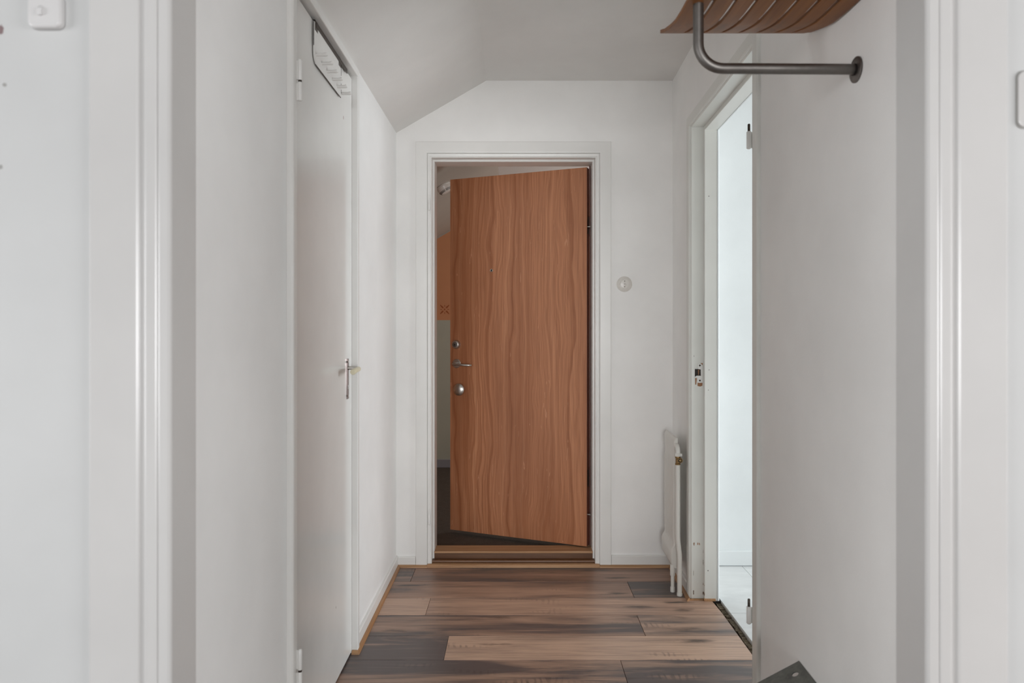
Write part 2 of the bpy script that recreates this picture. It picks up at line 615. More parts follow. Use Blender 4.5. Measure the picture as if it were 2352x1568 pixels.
# landing carpet
bm = B()
box(bm, -1.3, 1.2, 3.70, 5.83, -.02, .05)
struct('floor_landing', bm, M['carpet'], 'dark grey carpeted landing floor beyond the wooden entrance door', 'floor')

# ------------------------------------------------------------------ walls
bm = B()
box(bm, -.80, LX, 1.16, 1.872, 0, 2.30)
box(bm, -.80, LX, 2.632, BY, 0, 2.30)
box(bm, -.80, LX, 1.872, 2.632, 2.222, 2.30)
struct('wall_left', bm, M['wall_left'], 'white left wall of the hall around the closet door', 'wall')
bm = B()
box(bm, -.86, -.80, 1.6, 2.9, 0, 2.3)
struct('wall_closet', bm, M['black'], 'dark back of the closet behind its shut door', 'wall')

bm = B()
zt = 2.165
SX0, SX1 = 2.212, 3.152        # cut in the right wall for the kitchen door frame


def rbox(bm, s0, s1, z0, z1, d0=0.0, d1=-.113):
    pts = [rfn(s0, d0, 0)[:2], rfn(s1, d0, 0)[:2], rfn(s1, d1, 0)[:2], rfn(s0, d1, 0)[:2]]
    prism(bm, pts, lambda a, b: (a, b, z0), lambda a, b: (a, b, z1))


rbox(bm, 1.16, SX0, 0, CZ)
rbox(bm, SX1, BY, 0, CZ)
rbox(bm, SX0, SX1, zt + .02, CZ)
struct('wall_right', bm, M['wall'], 'off-white right wall of the hall under the hat rack', 'wall')

# back wall with its door hole and the raking top under the roof
bm = B()
OL, OR_, OT = -.4345, .4181, 2.1305   # rebated opening (hall side)


def bw(pts):
    prism(bm, pts, lambda a, b: (a, BY, b), lambda a, b: (a, BY + .15, b))


zk = lambda x: 2.261 + (x - LX) * .581
bw([(-1.3, 0), (OL - .01, 0), (OL - .01, zk(OL)), (-.7, zk(-.7)), (-1.3, zk(-1.3))])
bw([(OL - .01, OT + .01), (OR_ + .01, OT + .01), (OR_ + .01, 2.6), (-.15, 2.6), (-.15, zk(-.15)), (OL - .01, zk(OL))])
bw([(OR_ + .01, 0), (.934, 0), (.934, 2.6), (OR_ + .01, 2.6)])
struct('wall_back', bm, M['wall'], 'off-white end wall of the hall around the wooden entrance door', 'wall')

# ceiling: flat, then raking down to the left wall
bm = B()
prism(bm, [(LX - .12, zk(LX - .12)), (-.15, CZ), (1.0, CZ), (1.0, CZ + .1), (-.15, CZ + .1), (LX - .12, zk(LX - .12) + .1)],
      lambda a, b: (a, 1.16, b), lambda a, b: (a, BY, b))
struct('ceiling', bm, M['ceiling'], 'pale hall ceiling raking down under the roof to the left wall', 'ceiling')

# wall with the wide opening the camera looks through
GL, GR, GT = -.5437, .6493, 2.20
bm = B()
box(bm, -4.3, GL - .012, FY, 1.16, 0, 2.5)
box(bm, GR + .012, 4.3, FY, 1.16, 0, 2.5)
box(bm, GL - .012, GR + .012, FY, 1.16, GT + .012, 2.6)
struct('wall_front', bm, M['wall_near'], 'wall greyed to offset its stronger light, in the foreground on both sides of the wide opening', 'wall')
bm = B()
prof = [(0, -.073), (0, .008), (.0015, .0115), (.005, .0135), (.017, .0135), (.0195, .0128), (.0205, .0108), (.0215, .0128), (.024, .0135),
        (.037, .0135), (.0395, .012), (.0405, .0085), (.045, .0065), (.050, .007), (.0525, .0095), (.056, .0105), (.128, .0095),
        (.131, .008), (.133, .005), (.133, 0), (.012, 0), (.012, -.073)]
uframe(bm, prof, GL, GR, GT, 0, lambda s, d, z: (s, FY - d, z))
struct('trim_3', bm, M['gloss_frame'], 'glossy moulded casing, its white greyed against the stronger light, framing the view in the foreground', 'door casing')

# the room the camera stands in: plain shell with its window hole at the back
bm = B()
box(bm, -4.3, -4.2, -6.1, -1.7, 0, 2.5)
box(bm, -4.3, -4.2, .2, 1.16, 0, 2.5)
box(bm, -4.3, -4.2, -1.7, .2, 0, .4)
box(bm, -4.3, -4.2, -1.7, .2, 2.05, 2.5)
struct('wall_room_left', bm, M['room_dim'], 'left wall of the room behind the camera', 'wall')
bm = B()
box(bm, 4.2, 4.3, -6.1, -1.7, 0, 2.5)
box(bm, 4.2, 4.3, .2, 1.16, 0, 2.5)
box(bm, 4.2, 4.3, -1.7, .2, 0, .4)
box(bm, 4.2, 4.3, -1.7, .2, 2.05, 2.5)
struct('wall_room_right', bm, M['room_dim'], 'right wall of the room behind the camera', 'wall')
bm = B()
box(bm, -4.3, -1.46, -6.2, -6.1, 0, 2.5)
box(bm, 1.76, 4.3, -6.2, -6.1, 0, 2.5)
box(bm, -1.46, 1.76, -6.2, -6.1, 0, .4)
box(bm, -1.46, 1.76, -6.2, -6.1, 2.16, 2.5)
struct('wall_room_back', bm, M['room_dim'], 'window wall of the room behind the camera', 'wall')
bm = B()
box(bm, -4.3, 4.3, -6.2, 1.16, 2.5, 2.6)
struct('ceiling_room', bm, M['room_dim'], 'ceiling of the room behind the camera', 'ceiling')
bm = B()
box(bm, .905, 4.3, -6.1, FY, -.06, -.002)
struct('floor_room', bm, M['oak_worn'], 'floor of the room behind the camera, right side', 'floor')

# kitchen shell
bm = B()
box(bm, .935, 4.7, 3.577, 3.68, 0, 2.5)
struct('wall_kitchen', bm, M['kitchen_wall'], 'bright white kitchen wall seen through the doorway', 'wall')
bm = B()
box(bm, 4.6, 4.7, 1.2, 1.4, 0, 2.5)
box(bm, 4.6, 4.7, 3.2, 3.577, 0, 2.5)
box(bm, 4.6, 4.7, 1.4, 3.2, 0, .65)
box(bm, 4.6, 4.7, 1.4, 3.2, 2.15, 2.5)
struct('wall_kitchen_right', bm, M['kitchen_dim'], 'window wall of the kitchen, out of view', 'wall')
bm = B()
box(bm, .91, 4.7, 1.2, 1.3, 0, 2.5)
struct('wall_kitchen_near', bm, M['kitchen_dim'], 'near wall of the kitchen, hidden by the hall wall', 'wall')
bm = B()
box(bm, .93, 4.7, 1.2, 3.68, 2.5, 2.6)
struct('ceiling_kitchen', bm, M['kitchen_dim'], 'kitchen ceiling greyed to cut bounce light', 'ceiling')
bm = B()
box(bm, .94, 4.6, 3.563, 3.577, .003, .078)
struct('baseboard_kitchen', bm, M['kitchen_wall'], 'white baseboard along the kitchen wall', 'baseboard', bevel=.002)

# landing shell
LYB = 5.83
zl = lambda x: 2.005 + .585 * (x + .677)
bm = B()
prism(bm, [(-1.3, .05), (1.2, .05), (1.2, 1.306), (-1.3, 1.306)], lambda a, b: (a, LYB, b), lambda a, b: (a, LYB + .1, b))
wl = struct('wall_landing', bm, M['green'], 'landing end wall, grey-green below and orange above', 'wall')
bm = B()
prism(bm, [(-1.3, 1.306), (1.2, 1.306), (1.2, 2.34), (-.115, 2.34), (-1.3, zl(-1.3))], lambda a, b: (a, LYB, b), lambda a, b: (a, LYB + .1, b))
tag(obj('orange_panel', bm, M['orange'], parent=wl), 'orange upper half of the landing wall')
bm = B()
cx_, cz_ = -.601, 1.397
for a in range(4):
    t = math.radians(45 + 90 * a)
    c, s = math.cos(t), math.sin(t)
    q = lambda r, w: (cx_ + r * c - w * s, cz_ + r * s + w * c)
    prism(bm, [q(.014, 0), q(.022, .007), q(.052, .003), q(.056, 0), q(.052, -.003), q(.022, -.007)],
          lambda x, z: (x, LYB - .0012, z), lambda x, z: (x, LYB, z))
    t = math.radians(90 * a)
    c, s = math.cos(t), math.sin(t)
    q = lambda r, w: (cx_ + r * c - w * s, cz_ + r * s + w * c)
    prism(bm, [q(.022, 0), q(.030, .004), q(.040, 0), q(.030, -.004)], lambda x, z: (x, LYB - .0012, z), lambda x, z: (x, LYB, z))
prism(bm, [(cx_ + .007 * math.cos(a), cz_ + .007 * math.sin(a)) for a in (k * math.pi / 4 for k in range(8))],
      lambda x, z: (x, LYB - .0012, z), lambda x, z: (x, LYB, z))
tag(obj('stencil_star', bm, M['stencil'], parent=wl), 'darker orange stencilled star')
bm = B()
box(bm, -1.3, 1.2, LYB - .015, LYB, .05, .118)
struct('baseboard_landing', bm, M['landing_base'], 'grey-blue baseboard along the landing wall', 'baseboard', bevel=.002)
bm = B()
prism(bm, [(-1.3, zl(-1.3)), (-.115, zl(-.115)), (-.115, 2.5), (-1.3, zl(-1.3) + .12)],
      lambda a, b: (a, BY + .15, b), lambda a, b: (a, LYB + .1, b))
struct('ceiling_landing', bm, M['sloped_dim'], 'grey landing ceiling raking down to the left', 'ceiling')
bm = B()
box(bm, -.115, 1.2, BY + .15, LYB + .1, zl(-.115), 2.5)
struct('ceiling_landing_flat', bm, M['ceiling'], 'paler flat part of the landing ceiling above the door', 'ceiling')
bm = B()
box(bm, -1.4, -1.3, BY + .15, LYB + .1, 0, 2.4)
struct('wall_landing_left', bm, M['orange'], 'left wall of the landing, out of view', 'wall')
bm = B()
box(bm, 1.2, 1.3, BY + .117, 4.48, 0, 2.5)
box(bm, 1.2, 1.3, 5.32, LYB + .1, 0, 2.5)
box(bm, 1.2, 1.3, 4.48, 5.32, 0, .93)
box(bm, 1.2, 1.3, 4.48, 5.32, 1.97, 2.5)
struct('wall_landing_right', bm, M['green'], 'right wall of the landing, hidden by the door', 'wall')
# picture-rail edge where orange meets the raking ceiling
bm = B()
prism(bm, [(-1.3, zl(-1.3) - .012), (-.115, zl(-.115) - .012), (-.115, zl(-.115)), (-1.3, zl(-1.3))], lambda a, b: (a, LYB - .006, b), lambda a, b: (a, LYB, b))
struct('trim_4', bm, M['sloped_dim'], 'thin pale edge between orange landing wall and raking ceiling', 'trim')

# ------------------------------------------------------------------ entrance door frame (back wall)
fn_b = lambda s, d, z: (s, BY - d, z)
fr = thing('trim_5', (0, BY, 0), 'white painted casing and rebated frame around the wooden entrance door', 'door frame', 'structure')
JL, JR, JT = -.425, .4086, 2.121
bm = B()
uframe(bm, [(0, -.15), (0, -.045), (.0025, -.042), (.0095, -.042), (.0095, .003), (.011, .0055), (.014, .0055), (.0155, .0035), (.018, .0035),
            (.020, .006), (.0255, .007), (.031, .006), (.0325, .003), (.034, -.002), (.034, -.15)], JL, JR, JT, 0.0, fn_b)
obj('jamb', bm, M['gloss'], parent=fr)
bm = B()
uframe(bm, [(.0325, 0), (.0325, .0095), (.034, .0125), (.038, .0135), (.088, .0135), (.0915, .0125), (.093, .0095), (.093, 0)], JL, JR, JT, 0.0, fn_b)
obj('casing', bm, M['gloss'], parent=fr)
bm = B()
box(bm, .4032, JR - .0002, 3.7, 3.7138, .0655, JT - .0002)  # added strip, keeps light out of the gap by the hinges
tag(obj('hinge_gap_cover', bm, M['door_edge'], parent=fr), 'dark brown strip added to block the lit gap beside the door hinges')
# painted-over hinge stubs of the lost inner door
for zc in (1.888, .252):
    bm = B()
    xh = JL - .0215
    lathe(bm, (xh, BY - .0085, zc - .035), (0, 0, 1), [(0, .002), (.004, .0062), (.055, .0062), (.06, .003), (.082, .0028), (.084, .001)], 14)
    obj('hinge', bm, M['gloss'], parent=fr, smooth=True)

# threshold
th = thing('trim_6', (0, 3.6, 0), 'stepped oak threshold, worn brown, under the entrance door', 'threshold', 'structure')
bm = B()
prism(bm, [(3.601, .0655), (3.599, .062), (3.601, .056), (3.61, .054), (3.70, .054), (3.70, .0655)], lambda a, b: (JL - .001, a, b), lambda a, b: (JR + .001, a, b))
obj('sill_board', bm, M['oak_x'], parent=th)
bm = B()
prism(bm, [(3.607, .0), (3.607, .0545), (3.70, .0545), (3.70, 0)], lambda a, b: (JL - .001, a, b), lambda a, b: (JR + .001, a, b))
obj('riser', bm, M['oak_dark'], parent=th)
bm = B()
prism(bm, [(3.574, 0), (3.574, .022), (3.6068, .027), (3.6068, 0)], lambda a, b: (JL - .009, a, b), lambda a, b: (JR + .009, a, b))
obj('step', bm, M['oak_dark'], parent=th)
bm = B()
prism(bm, [(3.5735, .019), (3.571, .0215), (3.572, .0255), (3.582, .0275), (3.582, .0235), (3.5742, .0222)], lambda a, b: (JL - .009, a, b), lambda a, b: (JR + .009, a, b))
obj('nosing', bm, M['oak_worn'], parent=th)
bm = B()
prism(bm, [(3.5405, 0.0002), (3.5405, .010), (3.544, .0145), (3.549, .016), (3.5675, .016), (3.5675, 0.0002)], lambda a, b: (JL - .0305, a, b), lambda a, b: (JR + .0305, a, b))
obj('front_strip', bm, M['oak_x'], parent=th)

# baseboards and quarter rounds
bm = B()
prism(bm, [(BY, 0), (BY - .0125, 0), (BY - .0125, .049), (BY - .010, .053), (BY, .053)], lambda a, b: (LX, a, b), lambda a, b: (JL - .0935, a, b))
struct('baseboard_back', bm, M['gloss'], 'low white baseboard left of the entrance door', 'baseboard')
bm = B()
prism(bm, [(BY, 0), (BY - .0125, 0), (BY - .0125, .056), (BY - .010, .060), (BY, .060)], lambda a, b: (JR + .0935, a, b), lambda a, b: (RW(BY), a, b))
struct('baseboard_back_2', bm, M['gloss'], 'low white baseboard between entrance door and radiator', 'baseboard')
LB = LX + .012
bm = B()
prism(bm, [(LX, 0), (LB, 0), (LB, .052), (LB - .003, .0575), (LX, .0585)], lambda a, b: (a, 2.655, b), lambda a, b: (a, BY - .0125, b))
struct('baseboard_left', bm, M['gloss'], 'low white baseboard along the left hall wall', 'baseboard')
bm = B()
prism(bm, [(0, 0), (.012, 0), (.012, .054), (.009, .060), (0, .061)], lambda d, z: rfn(3.192, d, z), lambda d, z: rfn(BY - .0125, d, z))
struct('baseboard_right', bm, M['gloss'], 'low white baseboard behind the radiator', 'baseboard')
QR = [(0, 0), (.014, 0)] + arc(.002, 0, .012, 0, 90, 4)[1:] + [(0, .0125)]


def qr_x(name, x0, x1, m0, m1, y, label):
    bm = B()
    prism(bm, QR, lambda q, z: (x0 + q * m0, y - q, z), lambda q, z: (x1 + q * m1, y - q, z))
    struct(name, bm, M['pine_x'], label, 'quarter round')


qr_x('trim_7', LB, JL - .031, 1, 0, BY - .0125, 'short pine quarter round in the back left floor corner')
qr_x('trim_8', JR + .031, RW(BY) - .012, 0, -1, BY - .0125, 'pine quarter round between entrance door and radiator corner')
bm = B()
prism(bm, QR, lambda q, z: (LB + q, 2.616 - q, z), lambda q, z: (LB + q, BY - .0125 - q, z))
struct('trim_9', bm, M['pine_y'], 'long pine quarter round along the left hall wall', 'quarter round')
bm = B()
prism(bm, QR, lambda q, z: (LX - .004, 2.616 - q, z), lambda q, z: (LB + q, 2.616 - q, z))
struct('trim_10', bm, M['pine_x'], 'stub of pine quarter round at the foot of the closet casing', 'quarter round')
bm = B()
prism(bm, QR, lambda q, z: rfn(3.118 - q, .0125 + q, z), lambda q, z: rfn(BY - .0125 - q, .0125 + q, z))
struct('trim_11', bm, M['pine_y'], 'pine quarter round along the right wall below the radiator', 'quarter round')
bm = B()
prism(bm, QR, lambda q, z: (RW(3.118) - .0125 - q, 3.127 - q * .7, z * .45), lambda q, z: (.863, 3.127 - q * .7, z * .45))
prism(bm, QR, lambda q, z: (.862, 3.118 - q * .7, z), lambda q, z: (.914, 3.118 - q * .7, z))
struct('trim_12', bm, M['pine_y'], 'pine quarter round at the foot of the kitchen door jamb', 'quarter round')

# ------------------------------------------------------------------ kitchen door frame (door itself is missing)
kd = thing('trim_13', (RW(2.7), 2.7, 0), 'chipped white frame of the kitchen doorway, its door lifted off', 'door frame', 'structure')
KS0, KS1, KT = 2.250, 3.113, 2.147
bm = B()
uframe(bm, [(0, -.112), (0, -.056), (.0015, -.054), (.018, -.054), (.018, .0), (.022, .004), (.038, .004), (.038, -.112)], KS0, KS1, KT, 0, rfn)
obj('jamb', bm, M['jamb'], parent=kd)
bm = B()
uframe(bm, [(.024, .0), (.024, .008), (.0275, .0125), (.07, .0125), (.074, .009), (.074, 0)], KS0, KS1, KT, 0, rfn)
obj('casing', bm, M['jamb'], parent=kd)
bm = B()
uframe(bm, [(-.001, -.1125), (-.001, -.118), (.003, -.122), (.06, -.122), (.06, -.1125)], KS0, KS1, KT, 0, rfn)
tag(obj('casing', bm, M['kitchen_wall'], parent=kd), 'kitchen-side casing')
for z0 in (1.834, .272):
    bm = B()
    hx, hy = RW(2.25) - .0155, 2.247
    lathe(bm, (hx, hy, z0), (0, 0, 1), [(0, .004), (.003, .0078), (.056, .0078), (.058, .0065)], 16)
    box(bm, hx + .004, hx + .03, hy - .0012, hy + .0012, z0 + .003, z0 + .056)
    h = tag(obj('hinge', bm, M['gloss'], parent=kd, smooth=True), 'painted lift-off hinge barrel with bare pin')
    bm = B()
    lathe(bm, (hx, hy, z0 + .057), (0, 0, 1), [(0, .0043), (.024, .0043), (.026, .003)], 12)
    obj('pin', bm, M['dark_steel'], parent=h, smooth=True)
# strike plate on the far jamb
sy = 3.131
X = lambda px: (px - VX) * sy / F
Z = lambda py: CAMZ + (HY - py) * sy / F
bm = B()


def flat(bm, pts, y0, y1):
    prism(bm, [(X(a), Z(b)) for a, b in pts], lambda x, z: (x, y0, z), lambda x, z: (x, y1, z))


flat(bm, [(1602, 836), (1604, 834.5), (1608, 834.5), (1613, 838), (1613, 876), (1610, 878.5), (1604, 878.5), (1601, 875), (1601, 867), (1596, 866),
          (1599, 862.5), (1609.5, 863), (1609.5, 848), (1604, 847.5), (1602, 844)], sy - .0035, sy - .0005)
sp = tag(obj('strike_plate', bm, M['gloss'], parent=kd, bevel=.0005), 'white painted metal strike plate with bare worn recess')
bm = B()
flat(bm, [(1596, 847), (1609, 847.5), (1609.3, 862.6), (1602, 862), (1596, 864.5)], sy - .0008, sy - .0002)
obj('latch_hole', bm, M['black'], parent=sp)
bm = B()
for p in ([(1602, 879), (1613.5, 879), (1613, 885.5), (1608, 887.5), (1602, 886)], [(1596.5, 868), (1600.5, 868), (1599, 883), (1597, 883)],
          [(1608, 833.6), (1614, 833.6), (1614, 838.5), (1610.5, 835)], [(1603, 849), (1606, 849), (1605, 861), (1603.5, 861)]):
    flat(bm, p, sy - .0011, sy - .0003)
tag(obj('bare_wood', bm, wood('bare_jamb_wood', srgb(120, 76, 44), srgb(150, 102, 66), srgb(170, 124, 86), (1, 1, .1), 60), parent=sp), 'bare brown wood round the strike plate')
bm = B()
for py in (839, 873.5):
    lathe(bm, (X(1607), sy - .0034, Z(py)), (0, -1, 0), [(0, .0042), (.0006, .0042), (.0011, .0025)], 12)
obj('screw', bm, M['dark_steel'], parent=sp)

# ------------------------------------------------------------------ closet door in the left wall
CD0, CD1, CDT = 1.888, 2.6165, 2.199
cfr = thing('trim_14', (LX, 2.25, 0), 'narrow white casing around the flush closet door', 'door frame', 'structure')
lfn = lambda s, d, z: (LX + d, s, z)
bm = B()
uframe(bm, [(0, -.06), (0, .0155), (.0015, .0175), (.0235, .0175), (.030, .0165), (.034, .012), (.034, 0), (.014, 0), (.014, -.06)], CD0, CD1, 2.209, 0, lfn)
obj('casing', bm, M['gloss'], parent=cfr)
bm = B()
uframe(bm, [(0.0, -.016), (.0135, -.016), (.0135, -.1), (0, -.1)], CD0, CD1, 2.209, 0, lfn)
obj('jamb', bm, M['black'], parent=cfr)  # jamb blackened, the shadow in the door gap put into its colour

DXF = LX - .006                # front face of the closet slab
cd = thing('door_1', (DXF, CD0, 0), 'flush white closet door in the left wall with a steel lever', 'door', 'structure')
bm = B()
box(bm, DXF - .04, DXF, CD0 + .002, CD1 - .002, .008, CDT)
obj('leaf', bm, M['door'], parent=cd, bevel=.0015)
for z0 in (1.872, .246):
    bm = B()
    hx, hy = LX + .0265, 1.884
    lathe(bm, (hx, hy, z0), (0, 0, 1), [(0, .003), (.002, .0058), (.051, .0058), (.0525, .005)], 16)
    lathe(bm, (hx, hy, z0 + .0575), (0, 0, 1), [(0, .005), (.0015, .0058), (.054, .0058), (.058, .003)], 16)
    box(bm, LX - .004, hx, hy - .001, hy + .003, z0 + .002, z0 + .050)
    box(bm, LX - .004, hx, hy - .001, hy + .003, z0 + .060, z0 + .112)
    h = obj('hinge', bm, M['gloss'], parent=cd, smooth=True)
    bm = B()
    lathe(bm, (hx, hy, z0 + .0505), (0, 0, 1), [(0, .0052), (.009, .0052)], 12)
    tag(obj('hinge_pin', bm, M['dark_steel'], parent=h, smooth=True), 'dark rusty gap ring of the hinge')
# handle set
HYc = 2.545
zt_, zb_ = 1.131, .981
bm = B()
pl = [(HYc - .0125, zb_), (HYc + .0125, zb_), (HYc + .0125, zb_ + .009), (HYc + .0085, zb_ + .012), (HYc + .0125, zb_ + .015), (HYc + .0125, zt_ - .015),
      (HYc + .0085, zt_ - .012), (HYc + .0125, zt_ - .009), (HYc + .0125, zt_), (HYc - .0125, zt_), (HYc - .0125, zt_ - .009), (HYc - .0085, zt_ - .012),
      (HYc - .0125, zt_ - .015), (HYc - .0125, zb_ + .015), (HYc - .0085, zb_ + .012), (HYc - .0125, zb_ + .009)]
prism(bm, pl, lambda a, b: (DXF, a, b), lambda a, b: (DXF + .004, a, b))
hp = tag(obj('handle_plate', bm, M['plate_chrome'], parent=cd, bevel=.0006), 'narrow steel back plate with a keyhole')
bm = B()
lathe(bm, (DXF + .004, HYc, zb_ + .047), (1, 0, 0), [(0, .0045), (.0006, .0045)], 12)
box(bm, DXF + .004, DXF + .0046, HYc - .0022, HYc + .0022, zb_ + .037, zb_ + .046)
obj('keyhole', bm, M['gloss'], parent=hp)
zh = 1.096
bm = B()
path = [(DXF + .003, HYc, zh), (DXF + .034, HYc, zh)] + [(DXF + .034 + .013 * math.sin(t), HYc - .013 * (1 - math.cos(t)), zh - .001) for t in (.4, .8, 1.2, 1.57)]
path += [(DXF + .047, HYc - .022, zh - .002)]
sweep(bm, path, .0066, 16)
lv = obj('lever', bm, M['steel'], parent=cd, smooth=True)
bm = B()
sweep(bm, [(DXF + .047, HYc - .016, zh - .002), (DXF + .047, HYc - .020, zh - .002), (DXF + .049, HYc - .075, zh - .004), (DXF + .050, HYc - .118, zh - .007), (DXF + .050, HYc - .124, zh - .0075)],
      [.0070, .0092, .0098, .0105, .0085], 18)
tag(obj('grip', bm, M['ivory'], parent=lv, smooth=True), 'ivory plastic grip sleeve')

# ------------------------------------------------------------------ entrance door leaf, ajar onto the landing
HX, HYY = .3846, 3.655
L = .8216
ux, uy = -.9266, .3761         # along the leaf from the hinge side
nx, ny = .3761, .9266          # through the leaf, away from the hall
ZB, ZT = .073, 2.1035
ed = thing('door_2', (HX, HYY, 0), 'beech veneered entrance door standing ajar onto the landing', 'door', 'structure')


def E(s, d, z):                # s along leaf, d towards the hall
    return (HX + ux * s - nx * d, HYY + uy * s - ny * d, z)


bm = B()
prism(bm, [(0, 0), (L, 0), (L, -.044), (0, -.044)], lambda s, d: E(s, d, ZB), lambda s, d: E(s, d, ZT))
bm.faces.ensure_lookup_table()
for f in bm.faces:
    nrm = f.calc_center_median()
bmesh.ops.recalc_face_normals(bm, faces=bm.faces[:])
for f in bm.faces:
    f.normal_update()
    f.material_index = 0 if abs(f.normal.dot(Vector((nx, ny, 0)))) > .9 else 1
obj('leaf', bm, [M['veneer'], M['door_edge']], parent=ed, bevel=.001)
nrm = Vector((-nx, -ny, 0))
S_ = .7805
# deadlock
bm = B()
lathe(bm, E(S_, 0, 1.147), nrm, [(0, .0265), (.006, .0262), (.016, .0225), (.019, .021), (.020, .019)], 32)
dl = tag(obj('deadlock', bm, M['steel'], parent=ed, smooth=True), 'round steel cylinder rose with a keyway')
bm = B()
lathe(bm, E(S_, .0195, 1.147), nrm, [(0, .0148), (.0035, .0146), (.004, .013)], 28)
cy = obj('cylinder', bm, M['tube'], parent=dl, smooth=True)
bm = B()
lathe(bm, E(S_, .0233, 1.1465), nrm, [(0, .0055), (.0006, .0055)], 16)
box(bm, *[v for a in zip(*[(Vector(E(S_, .0233, 0)) + Vector((-.0016, -.0006, 0))), (Vector(E(S_, .0239, 0)) + Vector((.0016, .0003, 0)))]) for v in sorted(a)][:4], 1.1375, 1.145)
obj('keyway', bm, M['black'], parent=dl)
# lever handle
bm = B()
lathe(bm, E(S_ - .002, 0, 1.037), nrm, [(0, .0262), (.005, .0262), (.0075, .024), (.008, .012)], 32)
lv = tag(obj('lever_handle', bm, M['steel'], parent=ed, smooth=True), 'steel lever on a round rose')
bm = B()
pth = [E(S_ - .002, .006, 1.037), E(S_ - .002, .046, 1.037)]
for t in (.4, .8, 1.2, 1.57):
    pth.append(E(S_ - .002 - .014 * (1 - math.cos(t)), .046 + .014 * math.sin(t), 1.037 - .001 * t))
pth += [E(S_ - .05, .060, 1.034), E(S_ - .098, .058, 1.032), E(S_ - .112, .052, 1.0315), E(S_ - .116, .045, 1.0315)]
sweep(bm, pth, [.009, .0085, .0083, .008, .0078, .0076, .007, .0066, .0064, .0055], 16)
obj('lever', bm, M['steel'], parent=lv, smooth=True)
# knob
bm = B()
prof = [(0, .022), (.004, .022), (.006, .015), (.016, .014), (.020, .020), (.023, .029), (.028, .0345), (.035, .0335), (.041, .026), (.0445, .016), (.0458, .006), (.046, 0)]
lathe(bm, E(S_ - .030, 0, .890), nrm, prof, 36)
tag(obj('knob', bm, M['steel'], parent=ed, smooth=True), 'round satin steel pull knob')
# peephole
bm = B()
lathe(bm, E(.5588, 0, 1.568), nrm, [(0, .0085), (.003, .0085), (.004, .007), (.0035, .0055)], 20)
ph = tag(obj('peephole', bm, M['steel'], parent=ed, smooth=True), 'small steel spy hole')
bm = B()
lathe(bm, E(.5588, .0034, 1.568), nrm, [(0, .0056), (.0005, .0056), (.001, .003)], 16)
obj('lens', bm, M['black'], parent=ph)
# hinges and security pins on the hinge edge
for z0 in (1.75, .39):
    bm = B()
    a, b = Vector(E(-.0006, -.012, 0)), Vector(E(-.0006, -.034, 0))
    prism(bm, [(a.x, a.y), (b.x, b.y), (b.x + .001, b.y + .001), (a.x + .001, a.y + .0005)], lambda x, y: (x, y, z0), lambda x, y: (x, y, z0 + .09))
    lathe(bm, (.404, 3.712, z0 - .01), (0, 0, 1), [(0, .006), (.11, .006)], 12)
    obj('hinge', bm, M['dark_steel'], parent=ed)
for z0 in (1.786, .243):
    bm = B()
    c = Vector(E(0, -.010, z0))
    lathe(bm, c, (-ux, -uy, 0), [(0, .0035), (.012, .0035), (.0125, .0052), (.016, .0052), (.017, .004)], 14)
    tag(obj('security_pin', bm, M['steel'], parent=ed, smooth=True), 'bright steel security pin')

# ------------------------------------------------------------------ radiator
rd = thing('radiator', (RW(3.36) - .04, 3.36, 0), 'narrow white steel panel radiator on the right wall by the entrance door', 'radiator')
NU, NV = 56, 46
Y0, Y1, RZ0, RZ1 = 3.212, 3.455, .113, .727


def bump_(x, c, w):
    t = abs(x - c) / w
    return 0 if t >= 1 else .5 + .5 * math.cos(math.pi * t)


def rad_d(u, v):               # distance of the front skin from the wall
    z = RZ0 + (RZ1 - RZ0) * v
    d = .061
    top = max(0, 1 - abs(z - .688) / .052)
    bot = max(0, 1 - abs(z - .165) / .070)
    sm = lambda t: t * t * (3 - 2 * t)
    d += .005 * sm(min(1, top * 1.6)) + .019 * sm(min(1, bot * 1.6))
    mid = sm(min(1, max(0, (z - .215) / .03))) * sm(min(1, max(0, (.635 - z) / .03)))
    d += mid * .007 * (0.5 - 0.5 * math.cos(2 * math.pi * 6 * u)) ** .7
    e = min(u, 1 - u) * (Y1 - Y0)
    d -= .005 * (1 - min(1, e / .010)) ** 2
    ez = min(z - RZ0, RZ1 - z)
    d -= .005 * (1 - min(1, ez / .014)) ** 2
    return d


bm = B()
grid = [[bm.verts.new(rfn(Y0 + (Y1 - Y0) * i / NU, rad_d(i / NU, j / NV), RZ0 + (RZ1 - RZ0) * j / NV)) for j in range(NV + 1)] for i in range(NU + 1)]
back = [[bm.verts.new(rfn(Y0 + (Y1 - Y0) * i / NU, .048, RZ0 + (RZ1 - RZ0) * j / NV)) for j in (0, NV)] for i in (0, NU)]
for i in range(NU):
    for j in range(NV):
        bm.faces.new((grid[i][j], grid[i + 1][j], grid[i + 1][j + 1], grid[i][j + 1]))
bm.faces.new([grid[0][j] for j in range(NV + 1)] + [back[0][1], back[0][0]])
bm.faces.new([grid[NU][j] for j in range(NV, -1, -1)] + [back[1][0], back[1][1]])
bm.faces.new([grid[i][NV] for i in range(NU + 1)] + [back[1][1], back[0][1]])
bm.faces.new([grid[i][0] for i in range(NU, -1, -1)] + [back[0][0], back[1][0]])
bm.faces.new((back[0][0], back[0][1], back[1][1], back[1][0]))
obj('panel', bm, M['radiator'], parent=rd, smooth=True, auto=35)
for zz in (.64, .2):
    bm = B()
    for ys_ in (3.435,):
        bm = B()
        rbox(bm, ys_, ys_ + .018, zz - .02, zz + .02, .049, .0005)
        obj('bracket', bm, M['radiator'], parent=rd)
PX, PY = .757, 3.176
bm = B()
